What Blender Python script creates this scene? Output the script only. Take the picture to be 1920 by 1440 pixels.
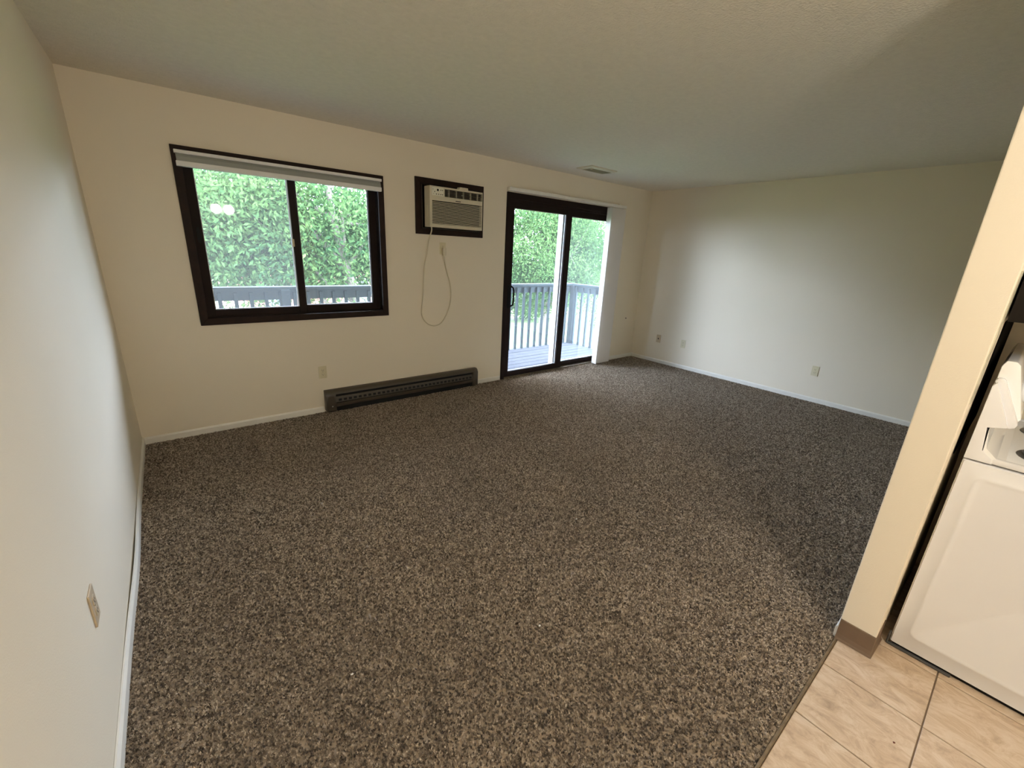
import bpy, bmesh, math, random
import numpy as np
from mathutils import Vector, Matrix
random.seed(7)
rng = np.random.default_rng(11)
for o in list(bpy.data.objects):
    bpy.data.objects.remove(o)
S = bpy.context.scene
COL = S.collection

# ------------------------------------------------------------------ camera
YAW, PITCH, ROLL, FPX, CAMZ = 0.684617, -0.304219, 0.0473744, 787.087, 1.51431
fw = Vector((math.sin(YAW)*math.cos(PITCH), math.cos(YAW)*math.cos(PITCH), math.sin(PITCH)))
rt = Vector((math.cos(YAW), -math.sin(YAW), 0)); up = rt.cross(fw)
rt, up = rt*math.cos(ROLL)+up*math.sin(ROLL), -rt*math.sin(ROLL)+up*math.cos(ROLL)
cd = bpy.data.cameras.new('camera'); cam = bpy.data.objects.new('camera', cd); COL.objects.link(cam)
cd.sensor_fit = 'HORIZONTAL'; cd.sensor_width = 36; cd.lens = FPX/1920*36; cd.clip_start = .02; cd.clip_end = 400
cam.matrix_world = Matrix(((rt.x, up.x, -fw.x, 0), (rt.y, up.y, -fw.y, 0), (rt.z, up.z, -fw.z, CAMZ), (0, 0, 0, 1)))
S.camera = cam

# ------------------------------------------------------------------ sky, window portals, exposure
SKY = 33.0
w = bpy.data.worlds.new('overcast_sky'); S.world = w; w.use_nodes = True
bg = w.node_tree.nodes['Background']; bg.inputs[0].default_value = (.77, .93, 1.18, 1); bg.inputs[1].default_value = SKY
LAMP = 172.0
LAMP_COLOR = (1.0, .94, .825)
def portal(name, x0, x1, z0, z1, y):
    l = bpy.data.lights.new(name, 'AREA'); l.shape = 'RECTANGLE'; l.size = x1-x0; l.size_y = z1-z0
    l.cycles.is_portal = True
    o = bpy.data.objects.new(name, l); COL.objects.link(o)
    o.location = ((x0+x1)/2, y, (z0+z1)/2); o.rotation_euler = (-math.pi/2, 0, 0)   # emits towards -y
portal('window_daylight_portal', .2, 1.57, .93, 2.05, 4.12)
portal('door_daylight_portal', 3.05, 4.96, .02, 2.1, 4.14)
S.view_settings.view_transform = 'Standard'; S.view_settings.look = 'None'
S.view_settings.exposure = 0.12; S.view_settings.gamma = 1.0; S.view_settings.use_curve_mapping = False
S.cycles.max_bounces = 12; S.cycles.diffuse_bounces = 6; S.cycles.adaptive_threshold = .06; S.cycles.transparent_max_bounces = 24
S.cycles.caustics_reflective = False; S.cycles.caustics_refractive = False

# ------------------------------------------------------------------ materials
def lin(r, g, b):
    f = lambda c: (c/255/12.92) if c/255 <= .04045 else ((c/255+.055)/1.055)**2.4
    return (f(r), f(g), f(b), 1)
def mat(name, col, rough=.6, metal=0, spec=.5, noise=None, bump=None, coat=0):
    """noise=(scale, amount) mottles the colour; bump=(scale, strength, distance)"""
    m = bpy.data.materials.new(name); m.use_nodes = True; n = m.node_tree.nodes; L = m.node_tree.links
    b = n['Principled BSDF']; col = tuple(col[:3])+(1,)
    b.inputs['Base Color'].default_value = col; b.inputs['Roughness'].default_value = rough
    b.inputs['Metallic'].default_value = metal; b.inputs['Specular IOR Level'].default_value = spec
    if coat: b.inputs['Coat Weight'].default_value = coat
    if noise or bump: tc = n.new('ShaderNodeTexCoord')
    if noise:
        t = n.new('ShaderNodeTexNoise'); t.inputs['Scale'].default_value = noise[0]; t.inputs['Detail'].default_value = 4
        L.new(tc.outputs['Object'], t.inputs['Vector'])
        r = n.new('ShaderNodeValToRGB'); a = noise[1]
        r.color_ramp.elements[0].position = .3; r.color_ramp.elements[1].position = .7
        r.color_ramp.elements[0].color = tuple(c*(1-a) for c in col[:3])+(1,)
        r.color_ramp.elements[1].color = tuple(min(1, c*(1+a)) for c in col[:3])+(1,)
        L.new(t.outputs['Fac'], r.inputs[0]); L.new(r.outputs[0], b.inputs['Base Color'])
    if bump:
        t = n.new('ShaderNodeTexNoise'); t.inputs['Scale'].default_value = bump[0]; t.inputs['Detail'].default_value = 3
        L.new(tc.outputs['Object'], t.inputs['Vector'])
        k = n.new('ShaderNodeBump'); k.inputs['Strength'].default_value = bump[1]; k.inputs['Distance'].default_value = bump[2]
        L.new(t.outputs['Fac'], k.inputs['Height']); L.new(k.outputs[0], b.inputs['Normal'])
    return m
def emit(name, col, s):
    m = bpy.data.materials.new(name); m.use_nodes = True; n = m.node_tree.nodes; L = m.node_tree.links
    n.remove(n['Principled BSDF']); e = n.new('ShaderNodeEmission'); e.inputs[0].default_value = tuple(col[:3])+(1,); e.inputs[1].default_value = s
    L.new(e.outputs[0], n['Material Output'].inputs[0]); return m
def glass(name, film=.05, tint=(1, 1, 1), gloss=1.0):
    """thin pane: clear transmission, fresnel mirror, a faint translucent film that adds a veil of haze"""
    m = bpy.data.materials.new(name); m.use_nodes = True; n = m.node_tree.nodes; L = m.node_tree.links
    n.remove(n['Principled BSDF'])
    t = n.new('ShaderNodeBsdfTransparent'); t.inputs[0].default_value = tuple(tint)+(1,)
    d = n.new('ShaderNodeBsdfTranslucent'); d.inputs[0].default_value = (.9, .95, .97, 1)
    mx = n.new('ShaderNodeMixShader'); mx.inputs[0].default_value = film
    L.new(t.outputs[0], mx.inputs[1]); L.new(d.outputs[0], mx.inputs[2])
    g = n.new('ShaderNodeBsdfGlossy'); g.inputs['Roughness'].default_value = .02
    f = n.new('ShaderNodeLayerWeight'); f.inputs[0].default_value = .5          # Facing: 1 - |cos|, the same from both sides
    p5 = n.new('ShaderNodeMath'); p5.operation = 'POWER'; p5.inputs[1].default_value = 5; L.new(f.outputs['Facing'], p5.inputs[0])
    k = n.new('ShaderNodeMath'); k.operation = 'MULTIPLY_ADD'; k.inputs[1].default_value = .96*gloss; k.inputs[2].default_value = .04*gloss; L.new(p5.outputs[0], k.inputs[0])
    m2 = n.new('ShaderNodeMixShader'); L.new(k.outputs[0], m2.inputs[0]); L.new(mx.outputs[0], m2.inputs[1]); L.new(g.outputs[0], m2.inputs[2])
    L.new(m2.outputs[0], n['Material Output'].inputs[0]); return m

PAINT = (.80, .72, .58)
M = {}
M['wall'] = mat('cream_wall_paint', PAINT, .75, spec=.25, noise=(1.3, .015), bump=(230, .25, .002))
M['ceiling'] = mat('textured_ceiling_paint', (.80, .745, .645), .9, spec=.1, noise=(30, .03), bump=(95, .6, .006))
M['base'] = mat('white_baseboard_paint', (.78, .75, .68), .45, noise=(8, .04))
M['subfloor'] = mat('carpet_backing', lin(70, 58, 47), 1)
M['brown'] = mat('dark_brown_wood', lin(38, 24, 17), .6, spec=.2, noise=(14, .25), bump=(60, .15, .001))
M['brown2'] = mat('dark_brown_aluminium', lin(32, 20, 15), .65, spec=.2, noise=(9, .12))
M['black'] = mat('black_plastic', lin(16, 14, 13), .6, spec=.25)
M['void'] = mat('black_recess', lin(10, 9, 8), .9)
M['vinylbase'] = mat('brown_rubber_base', lin(112, 92, 74), .5, noise=(30, .05))
M['enamel'] = mat('white_enamel', (.76, .765, .785), .22, noise=(3, .01), coat=.3)
M['cooktop'] = mat('white_cooktop_enamel', (.86, .87, .88), .15, coat=.4)
M['ac'] = mat('beige_ac_plastic', lin(205, 196, 172), .5, noise=(6, .03))
M['acdark'] = mat('dark_louvre_plastic', lin(74, 66, 52), .6)
M['acpanel'] = mat('pale_control_panel', lin(226, 222, 204), .45)
M['cordw'] = mat('cream_cord_rubber', lin(214, 203, 178), .55)
M['plate'] = mat('ivory_outlet_plastic', lin(214, 204, 172), .42)
M['plate2'] = mat('almond_outlet_plastic', lin(196, 178, 150), .42)
M['brass'] = mat('screw_metal', lin(190, 180, 150), .35, metal=.8)
M['heater'] = mat('brown_grey_heater_enamel', lin(74, 65, 54), .42, noise=(12, .08))
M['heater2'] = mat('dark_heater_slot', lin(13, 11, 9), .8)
M['vane'] = mat('white_pvc_vane', (.82, .78, .72), .45)
_v = M['vane'].node_tree
M['shade'] = mat('white_shade_fabric', (.80, .79, .77), .8)
M['shadowfabric'] = mat('shadowed_shade_fabric', lin(150, 152, 146), .6)  # white fabric greyed, its recess shadow put into the colour
M['whitealu'] = mat('white_screen_frame', (.82, .83, .86), .4)
M['ventpaint'] = mat('cream_vent_enamel', lin(206, 197, 172), .5)
M['deckgrey'] = mat('grey_deck_paint', lin(66, 67, 73), .85, spec=.08, noise=(5, .12), bump=(40, .2, .003))
M['railgrey'] = mat('grey_green_rail_paint', lin(54, 62, 65), .85, spec=.1, noise=(7, .12), bump=(40, .2, .003))
M['grass'] = mat('lawn', lin(72, 88, 42), .95, noise=(.6, .25))
M['road'] = mat('pale_concrete_road', lin(120, 118, 114), .9, noise=(2, .06))
M['mortar'] = mat('mortar', lin(190, 180, 172), .9)
M['bark'] = mat('grey_bark', lin(88, 80, 70), .9, noise=(10, .25), bump=(25, .6, .02))
M['roof'] = mat('grey_shingle', lin(110, 106, 102), .9, noise=(12, .15))
M['strip'] = mat('worn_metal_strip', lin(112, 98, 78), .6, metal=.1, noise=(40, .3))
M['bead'] = mat('scuffed_corner_metal', lin(176, 172, 152), .5, noise=(22, .35))
M['glass'] = glass('clear_window_glass', .008)
M['glass2'] = glass('hazy_window_glass', .012)
M['screen'] = glass('insect_screen_mesh', .012, (.93, .94, .95), .0)
M['housewin'] = mat('far_window_pane', lin(60, 66, 72), .15)
M['hood'] = mat('black_hood_enamel', lin(22, 17, 13), .6, spec=.2)
M['splash'] = mat('black_backsplash_paint', lin(10, 9, 8), .95, spec=.05)
M['steel'] = mat('steel', lin(190, 190, 190), .3, metal=1)
M['coil'] = mat('black_coil', lin(22, 22, 23), .45)
M['pan'] = mat('drip_pan', lin(84, 84, 84), .4, metal=.3)
M['lint'] = mat('white_lint', lin(230, 225, 215), .9)
M['splinter'] = mat('red_brown_splinter', lin(90, 40, 24), .8)
M['globe'] = emit('lit_frosted_globe', LAMP_COLOR, LAMP)
M['fixture'] = mat('brushed_fixture_metal', lin(180, 175, 165), .35, metal=.9)
# vanes let a little light through
n_ = _v.nodes; tr = n_.new('ShaderNodeBsdfTranslucent'); tr.inputs[0].default_value = (.85, .85, .85, 1)
mx_ = n_.new('ShaderNodeMixShader'); mx_.inputs[0].default_value = .3
_v.links.new(n_['Principled BSDF'].outputs[0], mx_.inputs[1]); _v.links.new(tr.outputs[0], mx_.inputs[2]); _v.links.new(mx_.outputs[0], n_['Material Output'].inputs[0])

def tile_material():
    m = bpy.data.materials.new('stone_print_vinyl'); m.use_nodes = True; n = m.node_tree.nodes; L = m.node_tree.links; b = n['Principled BSDF']
    tc = n.new('ShaderNodeTexCoord'); oi = n.new('ShaderNodeObjectInfo')
    ad = n.new('ShaderNodeVectorMath'); ad.operation = 'ADD'
    sc = n.new('ShaderNodeVectorMath'); sc.operation = 'SCALE'; sc.inputs['Scale'].default_value = 9
    cb = n.new('ShaderNodeCombineXYZ'); L.new(oi.outputs['Random'], cb.inputs[0]); L.new(oi.outputs['Random'], cb.inputs[2]); L.new(cb.outputs[0], sc.inputs[0])
    L.new(tc.outputs['Object'], ad.inputs[0]); L.new(sc.outputs[0], ad.inputs[1])
    mp = n.new('ShaderNodeMapping'); mp.inputs['Rotation'].default_value = (0, 0, 1.15); mp.inputs['Scale'].default_value = (17, 9, 6); L.new(ad.outputs[0], mp.inputs[0])
    t = n.new('ShaderNodeTexNoise'); t.inputs['Scale'].default_value = 1.0; t.inputs['Detail'].default_value = 7; t.inputs['Distortion'].default_value = .9; t.inputs['Roughness'].default_value = .72
    L.new(mp.outputs[0], t.inputs['Vector'])
    r = n.new('ShaderNodeValToRGB'); e = r.color_ramp.elements
    e[0].position = .30; e[0].color = lin(158, 138, 118); e[1].position = .72; e[1].color = lin(208, 193, 175)
    k = e.new(.46); k.color = lin(187, 165, 141); k = e.new(.56); k.color = lin(199, 180, 158)
    L.new(t.outputs['Fac'], r.inputs[0]); L.new(r.outputs[0], b.inputs['Base Color'])
    b.inputs['Roughness'].default_value = .42; b.inputs['Specular IOR Level'].default_value = .35
    bp = n.new('ShaderNodeBump'); bp.inputs['Strength'].default_value = .25; bp.inputs['Distance'].default_value = .002
    L.new(t.outputs['Fac'], bp.inputs['Height']); L.new(bp.outputs[0], b.inputs['Normal']); return m
M['tile'] = tile_material()
M['grout'] = mat('grey_brown_joint', lin(128, 110, 92), .8)
def brick_material():
    m = bpy.data.materials.new('red_brick'); m.use_nodes = True; n = m.node_tree.nodes; L = m.node_tree.links; b = n['Principled BSDF']
    oi = n.new('ShaderNodeObjectInfo'); r = n.new('ShaderNodeValToRGB'); e = r.color_ramp.elements
    e[0].color = lin(118, 74, 66); e[1].color = lin(160, 106, 94); L.new(oi.outputs['Random'], r.inputs[0]); L.new(r.outputs[0], b.inputs['Base Color']); b.inputs['Roughness'].default_value = .9; return m
M['brick'] = brick_material()
def brickwall_material():
    m = bpy.data.materials.new('brickwork'); m.use_nodes = True; n = m.node_tree.nodes; L = m.node_tree.links; b = n['Principled BSDF']
    tc = n.new('ShaderNodeTexCoord'); mp = n.new('ShaderNodeMapping'); mp.inputs['Rotation'].default_value = (math.pi/2, 0, 0); L.new(tc.outputs['Object'], mp.inputs[0])
    t = n.new('ShaderNodeTexBrick'); t.inputs['Scale'].default_value = 1; t.inputs['Brick Width'].default_value = .215; t.inputs['Row Height'].default_value = .08; t.inputs['Mortar Size'].default_value = .008
    t.inputs['Color1'].default_value = lin(130, 82, 72); t.inputs['Color2'].default_value = lin(158, 104, 92); t.inputs['Mortar'].default_value = lin(190, 180, 172)
    L.new(mp.outputs[0], t.inputs['Vector']); L.new(t.outputs[0], b.inputs['Base Color']); b.inputs['Roughness'].default_value = .9; return m
M['brickwork'] = brickwall_material()
def leaf_material(name, c0, c1):
    m = bpy.data.materials.new(name); m.use_nodes = True; n = m.node_tree.nodes; L = m.node_tree.links; n.remove(n['Principled BSDF'])
    a = n.new('ShaderNodeAttribute'); a.attribute_name = 'tone'
    r = n.new('ShaderNodeValToRGB'); r.color_ramp.elements[0].color = c0; r.color_ramp.elements[1].color = c1; L.new(a.outputs['Fac'], r.inputs[0])
    d = n.new('ShaderNodeBsdfDiffuse'); t = n.new('ShaderNodeBsdfTranslucent'); mx = n.new('ShaderNodeMixShader'); mx.inputs[0].default_value = .4
    L.new(r.outputs[0], d.inputs[0]); L.new(r.outputs[0], t.inputs[0]); L.new(d.outputs[0], mx.inputs[1]); L.new(t.outputs[0], mx.inputs[2]); L.new(mx.outputs[0], n['Material Output'].inputs[0]); return m
M['leaf'] = leaf_material('fresh_green_leaf', (.022, .054, .022, 1), (.082, .134, .042, 1))
M['leaf2'] = leaf_material('blue_green_needle', (.04, .075, .055, 1), (.08, .14, .10, 1))
M['leaf3'] = leaf_material('yellow_green_leaf', (.07, .115, .04, 1), (.16, .22, .09, 1))
def pile_material():
    m = bpy.data.materials.new('brown_twist_pile'); m.use_nodes = True; n = m.node_tree.nodes; L = m.node_tree.links; b = n['Principled BSDF']
    oi = n.new('ShaderNodeObjectInfo'); r = n.new('ShaderNodeValToRGB'); e = r.color_ramp.elements
    e[0].position = 0; e[0].color = lin(60, 48, 38); e[1].position = 1; e[1].color = lin(226, 212, 192)
    k = e.new(.3); k.color = lin(122, 107, 91); k = e.new(.7); k.color = lin(176, 160, 141)
    L.new(oi.outputs['Random'], r.inputs[0]); L.new(r.outputs[0], b.inputs['Base Color'])
    b.inputs['Roughness'].default_value = .95; b.inputs['Specular IOR Level'].default_value = .1
    b.inputs['Sheen Weight'].default_value = .35; b.inputs['Sheen Roughness'].default_value = .5; return m
M['pile'] = pile_material()

# ------------------------------------------------------------------ mesh helpers
class MB:
    def __init__(s): s.v = []; s.f = []
    def add(s, vs, fs):
        k = len(s.v); s.v += [tuple(v) for v in vs]; s.f += [tuple(i+k for i in f) for f in fs]; return s
    def box(s, x0, x1, y0, y1, z0, z1):
        return s.add([(x0, y0, z0), (x1, y0, z0), (x1, y1, z0), (x0, y1, z0), (x0, y0, z1), (x1, y0, z1), (x1, y1, z1), (x0, y1, z1)],
                     [(0, 3, 2, 1), (4, 5, 6, 7), (0, 1, 5, 4), (1, 2, 6, 5), (2, 3, 7, 6), (3, 0, 4, 7)])
    def prism(s, pts, a0, a1, axis):
        """2-D outline extruded along axis 0/1/2; the outline uses the other two axes in order"""
        def P(p, a):
            return {0: (a, p[0], p[1]), 1: (p[0], a, p[1]), 2: (p[0], p[1], a)}[axis]
        n = len(pts)
        return s.add([P(p, a0) for p in pts]+[P(p, a1) for p in pts],
                     [tuple(range(n))[::-1], tuple(range(n, 2*n))]+[(i, (i+1) % n, (i+1) % n+n, i+n) for i in range(n)])
    def cyl(s, p, q, r, n=16, r2=None):
        p, q = Vector(p), Vector(q); d = (q-p).normalized(); a = d.orthogonal().normalized(); b = d.cross(a); r2 = r if r2 is None else r2
        c = [(math.cos(2*math.pi*i/n), math.sin(2*math.pi*i/n)) for i in range(n)]
        return s.add([p+(a*x+b*y)*r for x, y in c]+[q+(a*x+b*y)*r2 for x, y in c],
                     [tuple(range(n))[::-1], tuple(range(n, 2*n))]+[(i, (i+1) % n, (i+1) % n+n, i+n) for i in range(n)])
    def tube(s, pts, rad, n=8, closed=False):
        pts = [Vector(p) for p in pts]; N = len(pts); k = len(s.v); ref = Vector((.3, .2, .93))
        for i, p in enumerate(pts):
            d = (pts[(i+1) % N]-pts[i-1]) if closed else (pts[min(i+1, N-1)]-pts[max(i-1, 0)])
            d.normalize(); a = d.cross(ref).normalized(); b = d.cross(a); r = rad[i] if isinstance(rad, (list, tuple)) else rad
            s.v += [tuple(p+(a*math.cos(2*math.pi*j/n)+b*math.sin(2*math.pi*j/n))*r) for j in range(n)]
        for i in range(N if closed else N-1):
            i2 = (i+1) % N
            s.f += [(k+i*n+j, k+i*n+(j+1) % n, k+i2*n+(j+1) % n, k+i2*n+j) for j in range(n)]
        if not closed:
            s.f += [tuple(k+j for j in range(n))[::-1], tuple(k+(N-1)*n+j for j in range(n))]
        return s
    def sphere(s, c, r, nu=20, nv=12, sz=1.0):
        vs = [(c[0], c[1], c[2]+r*sz)]
        for i in range(1, nv):
            t = math.pi*i/nv
            vs += [(c[0]+r*math.sin(t)*math.cos(2*math.pi*j/nu), c[1]+r*math.sin(t)*math.sin(2*math.pi*j/nu), c[2]+r*sz*math.cos(t)) for j in range(nu)]
        vs.append((c[0], c[1], c[2]-r*sz)); fs = [(0, 1+j, 1+(j+1) % nu) for j in range(nu)]
        for i in range(nv-2):
            a = 1+i*nu; fs += [(a+j, a+nu+j, a+nu+(j+1) % nu, a+(j+1) % nu) for j in range(nu)]
        a = 1+(nv-2)*nu; fs += [(a+j, len(vs)-1, a+(j+1) % nu) for j in range(nu)]
        return s.add(vs, fs)
    def build(s, name, m, parent=None, bevel=0, smooth=False, seg=2):
        me = bpy.data.meshes.new(name); me.from_pydata(s.v, [], s.f)
        bm = bmesh.new(); bm.from_mesh(me); bmesh.ops.recalc_face_normals(bm, faces=bm.faces)
        if bevel:
            ed = [e for e in bm.edges if len(e.link_faces) == 2 and e.calc_face_angle(0) > .5]
            bmesh.ops.bevel(bm, geom=ed, offset=bevel, segments=seg, profile=.6, affect='EDGES', clamp_overlap=True)
        bm.to_mesh(me); bm.free()
        if smooth:
            me.polygons.foreach_set('use_smooth', [True]*len(me.polygons))
            try: me.set_sharp_from_angle(angle=math.radians(40))
            except Exception: pass
        me.materials.append(M[m])
        o = bpy.data.objects.new(name, me); COL.objects.link(o)
        if parent is not None: adopt(o, parent)
        return o
LOC = {}
def world_loc(o):
    v = Vector(o.location)
    return v
def adopt(o, parent):
    o.parent = parent
    inv = Vector((0, 0, 0)); q = parent
    while q is not None: inv += Vector(q.location); q = q.parent
    # every object is built in world coordinates, only the Empties carry a location
    o.matrix_parent_inverse = Matrix.Translation(-Vector(parent.location)) if parent.type == 'EMPTY' else Matrix.Identity(4)
def thing(name, loc, label, cat, group=None):
    o = bpy.data.objects.new(name, None); o.empty_display_size = .05; COL.objects.link(o); o.location = loc
    return tag(o, label, cat, group)
def tag(o, label, cat, group=None):
    o['label'] = label; o['category'] = cat
    if group: o['group'] = group
    return o
def struct(o, label=None):
    o['kind'] = 'structure'
    if label: o['label'] = label
    return o
def sempty(name, loc, label):
    o = bpy.data.objects.new(name, None); o.empty_display_size = .05; COL.objects.link(o); o.location = loc
    return struct(o, label)
def box(name, m, x0, x1, y0, y1, z0, z1, parent=None, bevel=0, smooth=False):
    return MB().box(x0, x1, y0, y1, z0, z1).build(name, m, parent, bevel, smooth)
def share(src, name, loc, parent=None, rot=(0, 0, 0), scale=None):
    """another object on the same mesh; src built around the origin"""
    o = bpy.data.objects.new(name, src if isinstance(src, bpy.types.Mesh) else src.data); COL.objects.link(o)
    o.location = loc; o.rotation_euler = rot
    if scale: o.scale = scale
    if parent is not None: adopt(o, parent)
    return o
def miter(name, m, x0, x1, z0, z1, wd, y0, y1, parent, bevel=.003, sides='LRTB', wb=None, wt=None):
    """four mitred boards round a rectangle in the x-z plane; wd = board width (grows inwards)"""
    wb = wd if wb is None else wb; wt = wd if wt is None else wt
    X0, X1, Z0, Z1 = x0+wd, x1-wd, z0+wb, z1-wt; out = []
    q = {'L': [(x0, z0), (X0, Z0), (X0, Z1), (x0, z1)], 'R': [(x1, z0), (x1, z1), (X1, Z1), (X1, Z0)],
         'T': [(x0, z1), (X0, Z1), (X1, Z1), (x1, z1)], 'B': [(x0, z0), (x1, z0), (X1, Z0), (X0, Z0)]}
    for k in sides: out.append(MB().prism(q[k], y0, y1, 1).build(name, m, parent, bevel))
    return out
def wall_holes(name, m, u0, u1, z0, z1, y0, y1, holes):
    us = sorted({u0, u1, *[h[0] for h in holes], *[h[1] for h in holes]}); zs = sorted({z0, z1, *[h[2] for h in holes], *[h[3] for h in holes]})
    inside = lambda u, z: any(h[0] < u < h[1] and h[2] < z < h[3] for h in holes)
    b = MB()
    for i in range(len(us)-1):
        for j in range(len(zs)-1):
            a, c, d, e = us[i], us[i+1], zs[j], zs[j+1]
            if inside((a+c)/2, (d+e)/2): continue
            b.add([(a, y0, d), (c, y0, d), (c, y0, e), (a, y0, e)], [(0, 1, 2, 3)])
            b.add([(a, y1, d), (c, y1, d), (c, y1, e), (a, y1, e)], [(3, 2, 1, 0)])
    for h in holes+[(u0, u1, z0, z1)]:
        a, c, d, e = h; f = [(a, d), (c, d), (c, e), (a, e)]
        for k in range(4):
            p, q = f[k], f[(k+1) % 4]
            b.add([(p[0], y0, p[1]), (q[0], y0, q[1]), (q[0], y1, q[1]), (p[0], y1, p[1])], [(0, 1, 2, 3)])
    me = bpy.data.meshes.new(name); me.from_pydata(b.v, [], b.f)
    bm = bmesh.new(); bm.from_mesh(me); bmesh.ops.remove_doubles(bm, verts=bm.verts, dist=1e-5); bmesh.ops.recalc_face_normals(bm, faces=bm.faces); bm.to_mesh(me); bm.free()
    me.materials.append(M[m]); o = bpy.data.objects.new(name, me); COL.objects.link(o); return o

# ------------------------------------------------------------------ room shell
XL, XR, YB, H = -.3356, 5.6773, 3.954, 2.44
PX, PY0, PY1 = 2.01, .071, .19          # stub wall end between carpet and kitchen
KX, KY = 2.97, -2.7                     # kitchen end wall, wall behind the viewer
WT = .17
WIN = (.165, 1.608, .90, 2.083); ACH = (1.985, 2.665, 1.69, 2.10); DOOR = (3.03, 4.985, 0.0, 2.14)
struct(box('floor', 'subfloor', XL-.1, XR+.1, PY1, YB+.03, -.12, -.006), 'brown carpet backing under the pile')
struct(wall_holes('wall_back', 'wall', XL-.12, XR+.12, -.12, H+.02, YB, YB+WT, [WIN, ACH, DOOR]), 'cream wall with the window, air conditioner and sliding door')
struct(box('wall_left', 'wall', XL-.12, XL, KY-.1, YB+.02, -.12, H+.02), 'long blank cream wall at the left')
struct(box('wall_right', 'wall', XR, XR+.12, PY0, YB+.02, -.12, H+.02), 'blank cream wall at the far right of the carpet')
struct(MB().box(PX, XR+.05, PY0, PY1, -.12, H+.02).build('wall_partition', 'wall', None, .004), 'cream stub wall between carpet and kitchen')
struct(box('wall_kitchen', 'wall', KX, KX+.1, KY-.1, PY0, -.12, H+.02), 'kitchen wall beyond the stove')
struct(box('wall_rear', 'wall', XL-.1, KX+.1, KY-.1, KY, -.12, H+.02), 'cream wall behind the viewer')
struct(box('ceiling', 'ceiling', XL-.12, XR+.12, KY-.1, YB+WT, H, H+.15), 'textured off-white ceiling')

box('corner_bead', 'bead', PX+.012, PX+.085, PY0-.0025, PY0+.001, 1.10, 1.53, bpy.data.objects['wall_partition'])
# baseboards
def strip_board(name, pts, h, t, normal):
    """board following pts (x, y) on the floor; normal points into the room"""
    b = MB(); nx, ny = normal; n = len(pts)
    prof = [(0, 0), (t, 0), (t, h-.012), (t*.45, h), (0, h)]
    vs = [(p[0]+nx*a, p[1]+ny*a, z) for p in pts for a, z in prof]; k = len(prof)
    fs = [(i*k+j, i*k+(j+1) % k, (i+1)*k+(j+1) % k, (i+1)*k+j) for i in range(n-1) for j in range(k)]+[tuple(range(k))[::-1], tuple((n-1)*k+j for j in range(k))]
    return struct(b.add(vs, fs).build(name, 'base'))
lp = [(XL+.001+.009*math.exp(-((y-2.35)/.38)**2)+.004*math.exp(-((y-1.05)/.12)**2), y) for y in np.linspace(.2, YB-.002, 40)]
strip_board('baseboard_left', lp, .058, .012, (1, 0))['label'] = 'white baseboard bowing off the left wall'
strip_board('baseboard_back', [(XL+.013, YB), (.962, YB)], .056, .011, (0, -1))['label'] = 'white baseboard left of the heater'
strip_board('baseboard_middle', [(2.66, YB), (3.02, YB)], .056, .011, (0, -1))['label'] = 'short white baseboard between heater and sliding door'
strip_board('baseboard_corner', [(4.995, YB), (XR-.013, YB)], .056, .011, (0, -1))['label'] = 'short white baseboard between sliding door and corner'
strip_board('baseboard_right', [(XR, YB-.001), (XR, PY1+.002)], .056, .011, (-1, 0))['label'] = 'white baseboard along the right wall'
strip_board('baseboard_living', [(PX+.004, PY1), (XR-.013, PY1)], .056, .008, (0, 1))['label'] = 'white baseboard on the carpet side of the stub wall'
# brown rubber cove base round the end of the stub wall
b = MB(); prof = [(0, .002), (.012, .002), (.007, .012), (.004, .03), (.004, .098), (.002, .101), (0, .101)]
path = [((PX, PY1-.002), (-1, 0)), ((PX, PY0+.002), (-.75, -.75)), ((PX+.15, PY0), (0, -1))]
vs = [(p[0]+n[0]*a, p[1]+n[1]*a, z) for p, n in path for a, z in prof]; k = len(prof)
b.add(vs, [(i*k+j, i*k+(j+1) % k, (i+1)*k+(j+1) % k, (i+1)*k+j) for i in range(2) for j in range(k)]+[tuple(range(k))[::-1], tuple(2*k+j for j in range(k))])
struct(b.build('baseboard_partition', 'vinylbase'), 'brown rubber cove base wrapped round the stub wall end')

# kitchen floor: sheet vinyl printed and embossed as square tiles
kf = struct(box('floor_kitchen', 'grout', XL, KX, KY, PY1-.001, -.12, -.0045), 'stone-look tiled kitchen floor beside the carpet')
T = .3048; TX0, TY0 = 1.823, -.118
tmesh = {}
for i in range(-8, 5):
    for j in range(-9, 2):
        x0, x1, y0, y1 = TX0+i*T, TX0+(i+1)*T, TY0+j*T, TY0+(j+1)*T
        x0, x1, y0, y1 = max(x0, XL), min(x1, KX), max(y0, KY), min(y1, PY1-.012)
        if x1-x0 < .02 or y1-y0 < .02: continue
        w_, h_ = round(x1-x0, 4), round(y1-y0, 4)
        if (w_, h_) not in tmesh:
            t_ = MB().box(-w_/2+.0022, w_/2-.0022, -h_/2+.0022, h_/2-.0022, -.0055, 0)
            o = t_.build('tile', 'tile', None, .0012, seg=1); tmesh[(w_, h_)] = o.data; bpy.data.objects.remove(o)
        share(tmesh[(w_, h_)], 'tile', ((x0+x1)/2, (y0+y1)/2, 0), kf)
# worn transition strip between carpet and tiles
b = MB(); b.prism([(PY1-.012, -.004), (PY1-.012, .001), (PY1-.009, .003), (PY1-.003, .003), (PY1-.001, -.004)], XL+.002, PX-.002, 0)
struct(b.build('trim_1', 'strip'), 'thin worn strip where carpet meets kitchen tiles')

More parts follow.
